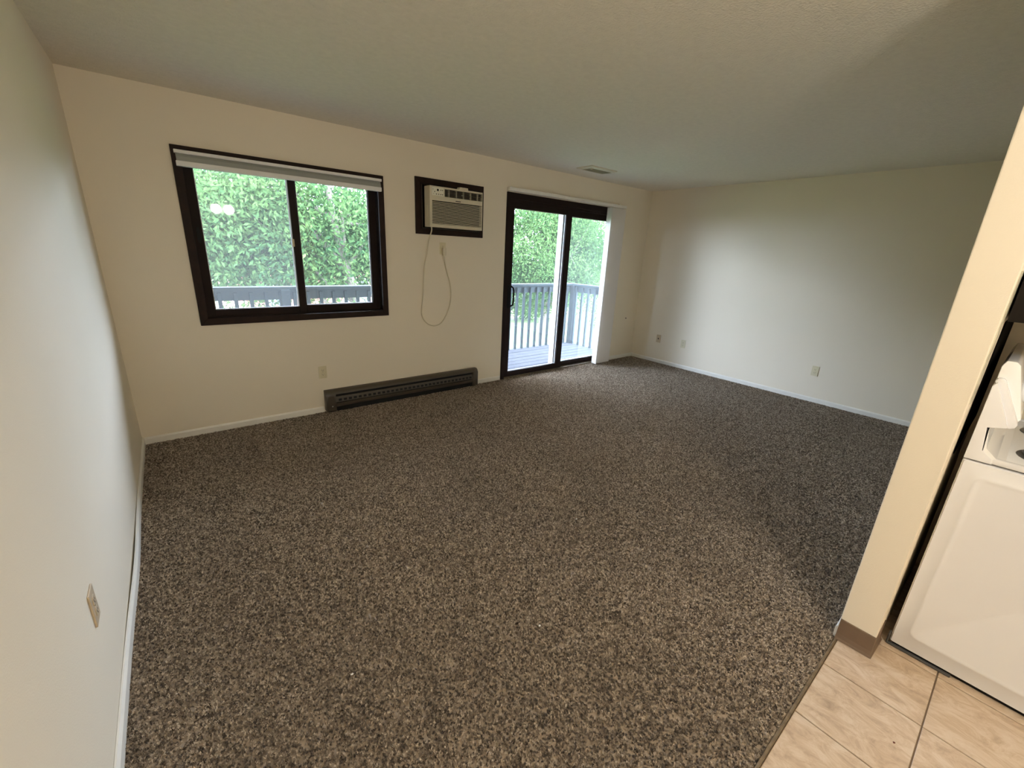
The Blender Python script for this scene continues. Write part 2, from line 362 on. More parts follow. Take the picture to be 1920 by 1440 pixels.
# ------------------------------------------------------------------ carpet pile
def tuft():
    b = MB(); r = random.Random(3)
    for k in range(6):
        a = r.uniform(0, 2*math.pi); rad = r.uniform(.0, .0035); lean = r.uniform(.002, .008); wd = r.uniform(.0014, .0022); hh = r.uniform(.009, .014)
        c = Vector((rad*math.cos(a), rad*math.sin(a), 0)); d = Vector((math.cos(a+r.uniform(-.9, .9)), math.sin(a+r.uniform(-.9, .9)), 0)); s = Vector((-d.y, d.x, 0)); ring = []
        for t in (0, .5, .85, 1.0):
            p = c+d*lean*t*t+Vector((0, 0, hh*(t-.18*t*t))); wv = wd*(1 if t < .9 else .45); tw = s*math.cos(t*1.6)+d*math.sin(t*1.6)
            ring.append((p-tw*wv, p+tw*wv))
        vs = [q for pr in ring for q in pr]; b.add(vs, [(2*i, 2*i+1, 2*i+3, 2*i+2) for i in range(3)])
    me = bpy.data.meshes.new('carpet_tuft'); me.from_pydata(b.v, [], b.f); me.materials.append(M['pile']); return me
cp = MB().add([(XL+.013, PY1-.001, -.004), (XR-.012, PY1-.001, -.004), (XR-.012, YB-.012, -.004), (XL+.013, YB-.012, -.004)], [(0, 1, 2, 3)])
# a shallow lip of carpet reaches the door track
cp.add([(3.03, YB-.012, -.004), (4.985, YB-.012, -.004), (4.985, YB+.012, -.004), (3.03, YB+.012, -.004)], [(0, 1, 2, 3)])
carpet = cp.build('carpet_pile', 'pile'); carpet['kind'] = 'stuff'; tag(carpet, 'speckled brown twist-pile carpet covering the living room floor', 'carpet')
tm = tuft()
to = bpy.data.objects.new('carpet_tuft', tm)          # instance source, never linked to the scene
g = bpy.data.node_groups.new('pile', 'GeometryNodeTree'); g.interface.new_socket('Geometry', in_out='INPUT', socket_type='NodeSocketGeometry'); g.interface.new_socket('Geometry', in_out='OUTPUT', socket_type='NodeSocketGeometry')
N = g.nodes; L = g.links; gi = N.new('NodeGroupInput'); go = N.new('NodeGroupOutput')
dp = N.new('GeometryNodeDistributePointsOnFaces'); dp.distribute_method = 'RANDOM'; dp.inputs['Density'].default_value = 30000
ob = N.new('GeometryNodeObjectInfo'); ob.inputs['Object'].default_value = to
ip = N.new('GeometryNodeInstanceOnPoints')
def rnd(lo, hi, seed):
    r = N.new('FunctionNodeRandomValue'); r.data_type = 'FLOAT_VECTOR'; r.inputs[0].default_value = lo; r.inputs[1].default_value = hi; r.inputs['Seed'].default_value = seed; return r
spin = rnd((0, 0, 0), (0, 0, 6.283), 1); scl = rnd((.5, .5, .6), (.9, .9, 1.2), 2); jit = rnd((-.35, -.35, 0), (.35, .35, 0), 3)
nz = N.new('ShaderNodeTexNoise'); nz.inputs['Scale'].default_value = 1.0; nz.inputs['Detail'].default_value = 2; nz.inputs['Roughness'].default_value = .6
po = N.new('GeometryNodeInputPosition')
mpv = N.new('ShaderNodeVectorMath'); mpv.operation = 'MULTIPLY'; mpv.inputs[1].default_value = (1.6, .8, 1); L.new(po.outputs[0], mpv.inputs[0]); L.new(mpv.outputs[0], nz.inputs['Vector'])
sb = N.new('ShaderNodeVectorMath'); sb.operation = 'SUBTRACT'; sb.inputs[1].default_value = (.5, .5, .5); L.new(nz.outputs['Color'], sb.inputs[0])
sm = N.new('ShaderNodeVectorMath'); sm.operation = 'MULTIPLY'; sm.inputs[1].default_value = (2.4, 2.4, 0); L.new(sb.outputs[0], sm.inputs[0])
ad = N.new('ShaderNodeVectorMath'); ad.operation = 'ADD'; L.new(sm.outputs[0], ad.inputs[0]); L.new(jit.outputs[0], ad.inputs[1])
e1 = N.new('FunctionNodeEulerToRotation'); L.new(spin.outputs[0], e1.inputs[0]); e2 = N.new('FunctionNodeEulerToRotation'); L.new(ad.outputs[0], e2.inputs[0])
rr = N.new('FunctionNodeRotateRotation'); rr.rotation_space = 'GLOBAL'; L.new(e1.outputs[0], rr.inputs[0]); L.new(e2.outputs[0], rr.inputs[1])
L.new(gi.outputs[0], dp.inputs['Mesh']); L.new(dp.outputs['Points'], ip.inputs['Points']); L.new(ob.outputs['Geometry'], ip.inputs['Instance'])
L.new(rr.outputs[0], ip.inputs['Rotation']); L.new(scl.outputs[0], ip.inputs['Scale'])
jg = N.new('GeometryNodeJoinGeometry'); L.new(gi.outputs[0], jg.inputs[0]); L.new(ip.outputs[0], jg.inputs[0]); L.new(jg.outputs[0], go.inputs[0])
md = carpet.modifiers.new('pile', 'NODES'); md.node_group = g

# ------------------------------------------------------------------ window
wn = sempty('window_1', (.886, YB, .873), 'dark brown sliding window beside the left wall')
miter('casing', 'brown', .143, 1.63, .873, 2.105, .052, 3.936, YB+.004, wn)
miter('jamb', 'brown2', .168, 1.606, .902, 2.081, .022, YB+.004, 4.10, wn, .002)
def sash(x0, x1, z0, z1, gx0, gx1, gz0, gz1, y0, y1, parent, gm, name='sash'):
    s_ = MB()
    s_.box(x0, gx0, y0, y1, z0, z1).box(gx1, x1, y0, y1, z0, z1).box(gx0, gx1, y0, y1, z0, gz0).box(gx0, gx1, y0, y1, gz1, z1)
    so = s_.build(name, 'brown2', parent, .003)
    ym = (y0+y1)/2
    MB().box(gx0-.004, gx1+.004, ym-.002, ym+.002, gz0-.004, gz1+.004).build('pane', gm, so)
    bead = MB()
    for a in ((gx0, gx0+.005, gz0, gz1), (gx1-.005, gx1, gz0, gz1), (gx0, gx1, gz0, gz0+.005), (gx0, gx1, gz1-.005, gz1)):
        bead.box(a[0], a[1], ym+.003, ym+.009, a[2], a[3])
    bead.build('glazing_bead', 'whitealu', so)
    return so
s1 = sash(.192, .905, .926, 2.058, .254, .857, .984, 2.01, 3.985, 4.012, wn, 'glass2')
s2 = sash(.880, 1.582, .926, 2.058, .922, 1.512, .990, 2.01, 4.022, 4.050, wn, 'glass')
box('sill_track', 'brown2', .19, 1.584, 3.972, 4.055, .922, .930, wn, .001)
box('latch', 'plate2', .846, .862, 3.972, 3.986, 1.475, 1.535, wn, .003)['label'] = 'small tan latch on the middle stile'
MB().prism([(.215, 1.49), (.222, 1.475), (.232, 1.475), (.238, 1.49), (.238, 1.57), (.232, 1.585), (.222, 1.585), (.215, 1.57)], 3.979, 3.986, 1).build('finger_pull', 'black', wn, .001)
sf = MB(); sf.box(.205, .235, 4.078, 4.092, .93, 2.05).box(.862, .886, 4.078, 4.092, .93, 2.05).box(.235, .862, 4.078, 4.092, .93, .955).box(.235, .862, 4.078, 4.092, 2.025, 2.05)
sfo = sf.build('screen_frame', 'whitealu', wn, .002)
MB().box(.233, .864, 4.0845, 4.0855, .953, 2.027).build('insect_screen', 'screen', sfo)

# raised shade at the top of the window
bl = thing('window_shade', (.88, 3.93, 1.97), 'white window shade drawn fully up at top of the window', 'window shade')
box('headrail', 'shade', .160, 1.603, 3.905, 3.950, 2.052, 2.074, bl, .004)
MB().prism([(3.912, 2.006), (3.948, 2.006), (3.948, 2.053), (3.926, 2.053), (3.916, 2.034)], .168, 1.597, 0).build('fabric_stack', 'shadowfabric', bl, .003)
box('bottom_rail', 'shade', .163, 1.600, 3.905, 3.950, 1.972, 2.006, bl, .005)

# ------------------------------------------------------------------ sliding glass door
dr = sempty('door_1', (3.95, YB, 0), 'dark brown sliding glass door to the balcony')
for a in ((3.03, 3.085, 0, 2.14), (4.93, 4.985, 0, 2.14), (3.085, 4.93, 2.075, 2.14)):
    box('frame', 'brown2', a[0], a[1], 3.945, 4.115, a[2], a[3], dr, .004)
box('sill', 'strip', 3.085, 4.93, 3.95, 4.115, -.004, .018, dr, .003)['label'] = 'worn threshold strip'
box('head_track', 'brown2', 3.085, 4.93, 3.96, 4.10, 2.045, 2.076, dr, .002)
p1 = sash(3.082, 4.085, .02, 2.06, 3.158, 3.985, .086, 1.985, 3.965, 3.997, dr, 'glass', 'sliding_panel')
p2 = sash(4.02, 4.933, .02, 2.06, 4.10, 4.862, .086, 1.975, 4.008, 4.040, dr, 'glass', 'fixed_panel')
hd = MB(); hd.box(3.100, 3.140, 3.957, 3.966, .875, 1.145)
ho = hd.build('handle_plate', 'black', p1, .004)
MB().tube([(3.152, 3.958, .90), (3.156, 3.925, .915), (3.158, 3.918, .96), (3.158, 3.918, 1.07), (3.156, 3.925, 1.115), (3.152, 3.958, 1.13)], .011, 8).build('pull_handle', 'black', p1, 0, True)
sf = MB(); sf.box(4.01, 4.06, 4.05, 4.135, .03, 2.05).box(4.87, 4.925, 4.05, 4.073, .03, 2.05).box(4.06, 4.87, 4.05, 4.073, .03, .085).box(4.06, 4.87, 4.05, 4.073, 1.995, 2.05)
sfo = sf.build('screen_door_frame', 'whitealu', dr, .003)
MB().box(4.058, 4.872, 4.061, 4.0618, .083, 1.997).build('insect_screen', 'screen', sfo)

vb = thing('vertical_blind', (4.0, 3.90, 2.13), 'white vertical blind pushed to the right end of the sliding door', 'blind')
box('headrail', 'base', 3.0, 5.02, 3.865, 3.905, 2.142, 2.178, vb, .004)
for x in (3.04, 3.95, 4.9): box('bracket', 'base', x, x+.025, 3.90, YB, 2.150, 2.190, vb, .002)
vm = MB(); ny = 8; hw = .0445; zt, zb = 2.130, .014
pts = [(.006*(1-(2*i/ny-1)**2), -hw+2*hw*i/ny) for i in range(ny+1)]
out = [(p[0], p[1]) for p in pts]+[(p[0]-.0012, p[1]) for p in pts[::-1]]
vm.prism(out, zb, zt, 2); vmo = vm.build('vane', 'vane', None, 0, True); vmesh = vmo.data; bpy.data.objects.remove(vmo)
nv = 15
for i in range(nv):
    xv = 4.692 if i == 0 else 4.738+i*.0165
    v = share(vmesh, 'vane', (xv, 3.885, 0), vb, (0, 0, math.radians(-6 if i == 0 else 57+random.uniform(-3, 3))))
    MB().box(xv-.003, xv+.003, 3.881, 3.889, 2.128, 2.144).build('carrier', 'base', vb)

# ------------------------------------------------------------------ through-wall air conditioner
af = thing('air_conditioner', (2.31, YB, 1.645), 'beige through-wall air conditioner in a dark brown wooden surround', 'air conditioner')
miter('surround', 'brown', 1.938, 2.713, 1.643, 2.147, .062, 3.937, YB+.003, af)
sl = MB()
for a in ((1.988, 1.993, 1.693, 2.097), (2.657, 2.662, 1.693, 2.097), (1.993, 2.657, 1.693, 1.698), (1.993, 2.657, 2.092, 2.097)):
    sl.box(a[0], a[1], 3.935, 4.4, a[2], a[3])
sl.box(1.988, 2.662, 4.395, 4.4, 1.693, 2.097)
sl.build('sleeve', 'void', af)
ln = MB()
for a in ((1.999, 2.003, 1.70, 2.085), (1.999, 2.66, 1.698, 1.702)): ln.box(a[0], a[1], 3.928, 3.937, a[2], a[3])
ln.build('sleeve_lip', 'acdark', af)
X0, X1, Z0, Z1, YF = 2.014, 2.606, 1.709, 2.067, 3.80
bz = MB(); gx0, gx1, gz0, gz1 = X0+.024, X1-.010, 1.737, 1.943; lx0, lx1, lz0, lz1 = 2.172, X1-.006, 1.984, 2.052
bz.box(X0, gx0, YF, 3.905, Z0, Z1).box(gx1, X1, YF, 3.905, Z0, lz0).box(gx0, gx1, YF, 3.905, Z0, gz0).box(gx0, gx1, YF, 3.905, gz1, lz0)
bz.box(gx0, lx0, YF, 3.905, lz0, Z1).box(lx0, X1, YF, 3.905, lz1, Z1).box(lx1, X1, YF, 3.905, lz0, lz1)
body = bz.build('front_cover', 'ac', af)
box('chassis', 'void', X0+.012, X1-.008, 3.838, 4.35, Z0+.012, Z1-.012, af)
for i in range(15):
    z = gz0+.004+i*(gz1-gz0-.006)/15
    MB().prism([(YF+.001, z), (YF+.001, z+.0056), (YF+.014, z+.0056), (YF+.014, z)], gx0-.001, gx1+.001, 0).build('slat', 'ac', body)
lv = MB(); lv.box(lx0, lx1, YF+.030, YF+.036, lz0, lz1); lvo = lv.build('vent_backing', 'acdark', body)
for i in range(4): box('louvre', 'acdark', lx0, lx1, YF+.006, YF+.030, lz0+.006+i*.016, lz0+.009+i*.016, body)
for i in range(5):
    x = lx0+.05+i*.082; box('divider', 'ac', x-.002, x+.002, YF+.004, YF+.032, lz0, lz1, body)
box('vent_tab', 'acpanel', 2.36, 2.376, YF+.0, YF+.01, lz0+.028, lz0+.034, body, .001)
cpn = box('control_panel', 'acpanel', 2.034, 2.158, YF-.003, YF+.002, 1.985, 2.056, body, .002)
box('display', 'black', 2.088, 2.106, YF-.005, YF-.002, 2.026, 2.044, cpn, .001)
for (x, z, r) in ((2.048, 2.038, .006), (2.052, 2.000, .005), (2.082, 1.999, .0045), (2.106, 1.999, .0045), (2.128, 1.999, .0045), (2.146, 1.999, .0045), (2.128, 2.036, .0045), (2.146, 2.036, .0045), (2.064, 2.018, .004)):
    MB().cyl((x, YF-.006, z), (x, YF-.002, z), r, 12).build('button', 'acdark' if r < .005 else 'ac', cpn, .0008)
MB().prism([(2.288, 1.957), (2.294, 1.953), (2.346, 1.953), (2.352, 1.957), (2.346, 1.961), (2.294, 1.961)], YF-.002, YF+.001, 1).build('name_badge', 'acdark', body)
MB().prism([(2.33, Z1-.004), (2.345, Z1+.022), (2.435, Z1+.022), (2.44, Z1-.004)], YF+.006, YF+.06, 1).build('top_catch', 'ac', body, .004)
box('rating_sticker', 'plate', X0-.0006, X0+.0002, 3.845, 3.865, 1.80, 1.90, body)
# cord: leaves the cover at the lower left, hangs in a loop, comes back up to the plug
raw = [(2.048, 3.84, 1.712), (2.056, 3.85, 1.68), (2.066, 3.90, 1.63), (2.064, 3.934, 1.56), (2.050, 3.942, 1.46), (2.025, 3.944, 1.36), (2.012, 3.945, 1.22), (2.004, 3.945, 1.08), (1.988, 3.945, .95), (1.985, 3.945, .86), (2.02, 3.944, .79), (2.08, 3.943, .748), (2.15, 3.942, .738), (2.215, 3.942, .768), (2.27, 3.942, .845), (2.312, 3.942, .95), (2.327, 3.942, 1.06), (2.315, 3.942, 1.17), (2.283, 3.941, 1.27), (2.255, 3.938, 1.36), (2.240, 3.930, 1.43), (2.237, 3.928, 1.455)]
def smooth_path(P, per=6):
    P = [Vector(p) for p in P]; out = []
    for i in range(len(P)-1):
        a, b_, c, d = P[max(i-1, 0)], P[i], P[i+1], P[min(i+2, len(P)-1)]
        for k in range(per):
            t = k/per; out.append(.5*((2*b_)+(c-a)*t+(2*a-5*b_+4*c-d)*t*t+(3*b_-a-3*c+d)*t**3))
    return out+[P[-1]]
MB().tube(smooth_path(raw), .0062, 8).build('power_cord', 'cordw', af, 0, True)
MB().prism([(2.222, 1.448), (2.252, 1.448), (2.256, 1.47), (2.256, 1.525), (2.218, 1.525), (2.218, 1.47)], 3.912, 3.944, 1).build('plug', 'cordw', af, .004)['label'] = 'cream plug in the wall outlet'

# ------------------------------------------------------------------ wall plates
def outlet(loc, face, label, kind='duplex', m='plate', group='duplex wall outlets'):
    """plate built facing -y round the origin, turned by face"""
    rz = {'-y': 0, '-x': -math.pi/2, '+x': math.pi/2}[face]
    t = bpy.data.objects.new('wall_outlet' if kind == 'duplex' else 'wall_jack', None); t.empty_display_size = .03; COL.objects.link(t); t.location = loc; t.rotation_euler = (0, 0, rz)
    tag(t, label, 'outlet' if kind == 'duplex' else 'wall plate', group)
    def put(o): o.parent = t; o.matrix_parent_inverse = Matrix.Identity(4); return o
    pl = put(MB().box(-.035, .035, -.0055, 0, -.0575, .0575).build('plate', m, None, .0025))
    if kind == 'duplex':
        for s in (-1, 1):
            zc = s*.0195; r = put(MB().prism([(-.0165, zc-.009), (-.010, zc-.0145), (.010, zc-.0145), (.0165, zc-.009), (.0165, zc+.009), (.010, zc+.0145), (-.010, zc+.0145), (-.0165, zc+.009)], -.0075, -.004, 1).build('receptacle', m, None, .0008))
            for dx, hh in ((-.006, .004), (.006, .0032)):
                q = MB().box(dx-.0011, dx+.0011, -.0079, -.006, zc+.001-hh, zc+.001+hh).build('slot', 'black'); q.parent = r
            q = MB().cyl((0, -.0079, zc-.0085), (0, -.006, zc-.0085), .0024, 10).build('ground_hole', 'black'); q.parent = r
        put(MB().cyl((0, -.0068, 0), (0, -.005, 0), .003, 10).build('screw', 'brass'))
    else:
        put(MB().box(-.010, .010, -.0085, -.005, -.010, .010).build('jack_socket', 'acdark', None, .001))
        for s in (-1, 1): put(MB().cyl((0, -.0066, s*.042), (0, -.005, s*.042), .003, 10).build('screw', 'brass'))
    return t
outlet((.981, YB, .385), '-y', 'ivory outlet on the window wall just left of the heater')
outlet((2.232, YB, 1.517), '-y', 'ivory outlet under the air conditioner with its plug in')
outlet((XR, 3.50, .366), '-x', 'almond wall plate nearest the far corner of the right wall', 'jack', 'plate2', None)
outlet((XR, 3.095, .362), '-x', 'ivory outlet in the middle of three plates on the right wall')
outlet((XR, 1.447, .366), '-x', 'ivory outlet on the bare right wall nearest the stub wall')
outlet((XL, 1.580, .417), '+x', 'ivory outlet low on the left wall', 'duplex', 'plate2')
nl = thing('wall_nail', (5.45, YB, .64), 'tiny dark nail in the window wall near the far corner', 'nail')
MB().cyl((5.42, YB-.004, .625), (5.42, YB+.001, .625), .009, 12).cyl((5.42, YB-.014, .625), (5.42, YB-.003, .625), .004, 10).build('nail_head', 'acdark', nl, 0, True)

# ------------------------------------------------------------------ electric baseboard heater
ht = thing('baseboard_heater', (1.8, YB, 0), 'dark brown-grey electric baseboard heater under the air conditioner', 'heater')
hx0, hx1, hy = .972, 2.652, YB
box('back_plate', 'heater', hx0+.01, hx1-.01, hy-.006, hy-.0005, .03, .205, ht)
MB().prism([(hy-.0005, .212), (hy-.0005, .196), (hy-.058, .180), (hy-.066, .172), (hy-.070, .176), (hy-.066, .188), (hy-.052, .206), (hy-.04, .212)], hx0+.002, hx1-.002, 0).build('top_hood', 'heater', ht, 0, True)
box('heating_element', 'heater2', hx0+.09, hx1-.07, hy-.045, hy-.008, .05, .165, ht)
fp = MB().prism([(hy-.060, .148), (hy-.054, .150), (hy-.066, .100), (hy-.070, .098)], hx0+.088, hx1-.065, 0).build('front_panel', 'heater', ht)
MB().prism([(hy-.070, .088), (hy-.064, .090), (hy-.060, .062), (hy-.054, .052), (hy-.060, .050), (hy-.068, .062)], hx0+.088, hx1-.065, 0).build('lower_panel', 'heater', ht)
ns = 32; sm_ = MB().prism([(-.0015, .010), (.0012, .0105), (-.0014, -.0085), (-.0041, -.009)], -.014, .014, 0)
so_ = sm_.build('slot', 'heater2'); smesh = so_.data; bpy.data.objects.remove(so_)
for i in range(ns): share(smesh, 'slot', (hx0+.125+i*(hx1-hx0-.225)/(ns-1), hy-.0655, .116), fp)
for x0, x1 in ((hx0, hx0+.088), (hx1-.065, hx1)):
    e_ = MB().prism([(hy-.0005, .018), (hy-.0005, .213), (hy-.042, .213), (hy-.060, .200), (hy-.073, .175), (hy-.073, .018)], x0, x1, 0).build('end_cap', 'heater', ht, .004, True)
cv = MB().prism([(hx0+.016, .04), (hx0+.022, .034), (hx0+.066, .034), (hx0+.072, .04), (hx0+.072, .155), (hx0+.062, .163), (hx0+.026, .163), (hx0+.016, .155)], hy-.0765, hy-.072, 1).build('access_cover', 'heater', ht, .002)
MB().cyl((hx0+.05, hy-.080, .065), (hx0+.05, hy-.076, .065), .006, 12).build('screw', 'steel', cv, .001)
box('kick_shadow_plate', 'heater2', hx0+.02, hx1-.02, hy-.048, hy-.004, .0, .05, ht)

# ------------------------------------------------------------------ ceiling register
cv = thing('ceiling_vent', (3.95, 3.51, H), 'small cream ceiling vent above the sliding door', 'vent')
vx0, vx1, vy0, vy1 = 3.735, 4.165, 3.40, 3.625
fr = MB()
o4 = [(vx0, vy0), (vx1, vy0), (vx1, vy1), (vx0, vy1)]; d_ = .042; i4 = [(vx0+d_, vy0+d_), (vx1-d_, vy0+d_), (vx1-d_, vy1-d_), (vx0+d_, vy1-d_)]
vs = [(x, y, H+.001) for x, y in o4]+[(x, y, H-.010) for x, y in o4]+[(x, y, H-.020) for x, y in i4]+[(x, y, H+.0005) for x, y in i4]
fs = []
for k in range(4):
    k2 = (k+1) % 4; fs += [(k, k2, 4+k2, 4+k), (4+k, 4+k2, 8+k2, 8+k), (8+k, 8+k2, 12+k2, 12+k)]
fr.add(vs, fs).build('frame', 'ventpaint', cv)
box('damper', 'void', vx0+d_, vx1-d_, vy0+d_, vy1-d_, H-.004, H-.001, cv)
for i in range(8):
    y = vy0+d_+.006+i*.0172
    MB().prism([(y, H-.018), (y+.002, H-.018), (y+.013, H-.005), (y+.011, H-.005)], vx0+d_, vx1-d_, 0).build('louvre', 'ventpaint', cv)
box('lever', 'ventpaint', vx0+.06, vx0+.068, vy0+d_, vy0+d_+.03, H-.03, H-.015, cv)

# ------------------------------------------------------------------ stove, hood, cabinet in the kitchen corner
sx0, sx1, sy0, sy1 = 2.165, 2.925, -.615, .040       # sides, front, back
st = thing('stove', ((sx0+sx1)/2, (sy0+sy1)/2, 0), 'white electric coil stove backed against the stub wall', 'stove')
box('body', 'enamel', sx0+.004, sx1-.004, sy0, sy1, 0.016, .872, st, .006, True)
def rrect(y0, y1, z0, z1, r, n=6):
    out = []
    for cy, cz, a0 in ((y1-r, z1-r, 0), (y0+r, z1-r, 90), (y0+r, z0+r, 180), (y1-r, z0+r, 270)):
        out += [(cy+r*math.cos(math.radians(a0+90*k/n)), cz+r*math.sin(math.radians(a0+90*k/n))) for k in range(n+1)]
    return out
def ring_panel(x, outl):
    """pressed panel: nested outlines stepping in and out of the side sheet"""
    k = len(outl[0][0]); vs = []; fs = []
    for o_, dx in outl: vs += [(x+dx, p[0], p[1]) for p in o_]
    for i in range(len(outl)-1): fs += [(i*k+j, i*k+(j+1) % k, (i+1)*k+(j+1) % k, (i+1)*k+j) for j in range(k)]
    fs.append(tuple((len(outl)-1)*k+j for j in range(k))); return MB().add(vs, fs)
ring_panel(sx0, [(rrect(sy0+.004, sy1-.003, .017, .871, .006), .0045), (rrect(sy0+.006, sy1-.005, .019, .869, .006), 0), (rrect(sy0+.045, sy1-.040, .075, .83, .03), 0), (rrect(sy0+.050, sy1-.045, .080, .825, .028), -.0030), (rrect(sy0+.060, sy1-.055, .090, .815, .022), -.0030), (rrect(sy0+.066, sy1-.061, .096, .809, .02), -.0004)]).build('side_panel', 'enamel', st, 0, True)
box('base_frame', 'black', sx0+.010, sx1-.01, sy0+.02, sy1-.01, .002, .017, st)
MB().box(sx0-.008, sx0+.006, sy1-.19, sy1+.006, .001, .010).box(sx0-.006, sx0+.010, sy1+.001, sy1+.008, .001, .06).build('foil_flashing', 'pan', st, .003)
# oven door and drawer on the front
dd = box('oven_door', 'enamel', sx0+.012, sx1-.012, sy0-.035, sy0-.001, .22, .80, st, .01, True)
box('oven_window', 'black', sx0+.15, sx1-.15, sy0-.0365, sy0-.034, .38, .64, dd, .001)
MB().tube([(sx0+.08, sy0-.034, .755), (sx0+.09, sy0-.075, .755), (sx1-.09, sy0-.075, .755), (sx1-.08, sy0-.034, .755)], .011, 10).build('door_handle', 'enamel', dd, 0, True)
box('storage_drawer', 'enamel', sx0+.012, sx1-.012, sy0-.03, sy0-.001, .045, .21, st, .008, True)
# cooktop: bowl-edged enamel tray in front of the rear housing
ct = MB(); cy0, cy1 = sy0-.02, .008
ct.box(sx0+.001, sx1-.001, cy0, cy1-.03, .879, .893)
cto = ct.build('cooktop', 'cooktop', st, .005, True)
lip = MB()
for x0, x1, y0, y1 in ((sx0, sx0+.022, cy0, cy1-.035), (sx1-.022, sx1, cy0, cy1-.035), (sx0+.022, sx1-.022, cy0, cy0+.022)):
    lip.box(x0, x1, y0, y1, .880, .901)
lip.build('rim', 'enamel', cto, .006, True)
MB().prism([(sy1, .878), (sy1, 1.15), (.031, 1.163), (-.030, 1.016), (.014, 1.004), (.006, .94), (.004, .92), (-.024, .898), (-.030, .878)], sx0, sx1, 0).build('rear_housing', 'enamel', st, .002, True)
# sloping cove between housing and tray
MB().prism([(.008, 1.0), (-.004, .93), (-.036, .9), (-.058, .8935), (.0, .890)], sx0+.0015, sx1-.0015, 0).build('cove', 'cooktop', cto)
# console with end caps, knobs and rounded top
cprof = [(.038, 1.03), (.038, 1.215), (.030, 1.235), (.006, 1.235), (-.004, 1.225), (-.052, 1.045), (-.046, 1.03)]
co = MB().prism(cprof, sx0+.050, sx1-.05, 0).build('console', 'cooktop', st, .004, True)
eprof = [(.040, 1.165), (.034, 1.176), (.020, 1.176), (.014, 1.170), (-.050, 1.030), (-.047, 1.016), (-.034, 1.010), (-.022, 1.014)]
for x in (sx0+.020, sx1-.052): MB().prism(eprof, x, x+.032, 0).build('end_cap', 'enamel', co, .006, True)
nrm = Vector((0, -.966, .258)); fc = lambda x, t: Vector((x, -.052+.048*t, 1.045+.18*t))
for x in (2.31, 2.42, 2.67, 2.78):
    c = fc(x, .42); kb = MB().cyl(c, c+nrm*.006, .033, 24).cyl(c+nrm*.006, c+nrm*.030, .026, 24, .022).build('knob', 'enamel', co, .002, True)
    sd = Vector((0, .258, .966)); q = c+nrm*.030
    MB().add([q+Vector((dx, 0, 0))+sd*ds+nrm*dn for dn in (-.004, .010) for dx, ds in ((-.005, -.021), (.005, -.021), (.005, .021), (-.005, .021))], [(0, 1, 2, 3), (4, 5, 6, 7), (0, 1, 5, 4), (1, 2, 6, 5), (2, 3, 7, 6), (3, 0, 4, 7)]).build('knob_grip', 'enamel', kb, .002)
box('clock_window', 'black', 2.50, 2.60, -.030, -.0285, 1.13, 1.17, co)
for bx, by, r in ((2.355, -.185, .098), (2.735, -.165, .082), (2.355, -.465, .082), (2.735, -.465, .098)):
    pn = MB().cyl((bx, by, .892), (bx, by, .8955), r+.012, 32).build('drip_pan', 'pan', cto, .001, True)
    cb = MB()
    for q in (.28, .5, .72, .94): cb.tube([(bx+r*q*math.cos(2*math.pi*k/28), by+r*q*math.sin(2*math.pi*k/28), .903) for k in range(28)], .0055, 6, True)
    cb.build('burner_coil', 'coil', pn, 0, True)
# black backsplash on the stub wall behind the stove
bs = tag(MB().box(2.235, 2.965, PY0-.004, PY0-.0002, .86, 1.362).build('backsplash', 'splash', None, .001), 'black backsplash sheet on the kitchen side of the stub wall', 'backsplash')
hdn = thing('range_hood', (2.545, -.18, 1.37), 'black range hood mounted over the white stove', 'range hood')
MB().prism([(PY0-.006, 1.368), (PY0-.006, 1.518), (-.30, 1.518), (-.44, 1.42), (-.44, 1.368)], sx0, sx1, 0).build('shell', 'hood', hdn, .004, True)
for y, z in ((.045, 1.466), (.02, 1.49)): MB().cyl((sx0-.004, y, z), (sx0+.002, y, z), .006, 12).build('screw', 'steel', hdn, .001)
box('filter', 'steel', sx0+.1, sx1-.1, -.38, -.02, 1.360, 1.369, hdn, .002)
kc = thing('wall_cabinet', (2.545, -.1, 1.525), 'white kitchen wall cabinet above the black range hood', 'cabinet')
box('body', 'enamel', sx0-.002, sx1, -.25, PY0-.006, 1.524, 2.28, kc, .003)
for x0, x1 in ((sx0+.004, 2.542), (2.548, sx1-.004)):
    q = box('door', 'enamel', x0, x1, -.270, -.251, 1.53, 2.274, kc, .004)
    xk = x1-.03 if x1 < 2.6 else x0+.03
    MB().cyl((xk, -.270, 1.58), (xk, -.292, 1.58), .006, 12, .013).build('knob', 'steel', q, 0, True)

# ------------------------------------------------------------------ kitchen ceiling lamp (seen as a reflection in the window)
lx, ly, lz = .885, -.90, 1.975
lamp = thing('ceiling_lamp', (lx, ly, H), 'two-globe ceiling lamp mirrored as a white glow in the left window pane', 'lamp')
MB().cyl((lx, ly, H-.03), (lx, ly, H), .075, 28, .085).cyl((lx, ly, lz+.11), (lx, ly, H-.02), .009, 12).build('stem', 'fixture', lamp, 0, True)
MB().tube([(lx-.088, ly, lz+.085), (lx-.08, ly, lz+.115), (lx, ly, lz+.13), (lx+.08, ly, lz+.115), (lx+.088, ly, lz+.085)], .008, 10).build('arm', 'fixture', lamp, 0, True)
for s in (-1, 1):
    MB().cyl((lx+s*.088, ly, lz+.06), (lx+s*.088, ly, lz+.10), .032, 20, .02).build('socket_cup', 'fixture', lamp, 0, True)
    MB().sphere((lx+s*.088, ly, lz), .072, 24, 14).build('globe', 'globe', lamp, 0, True)

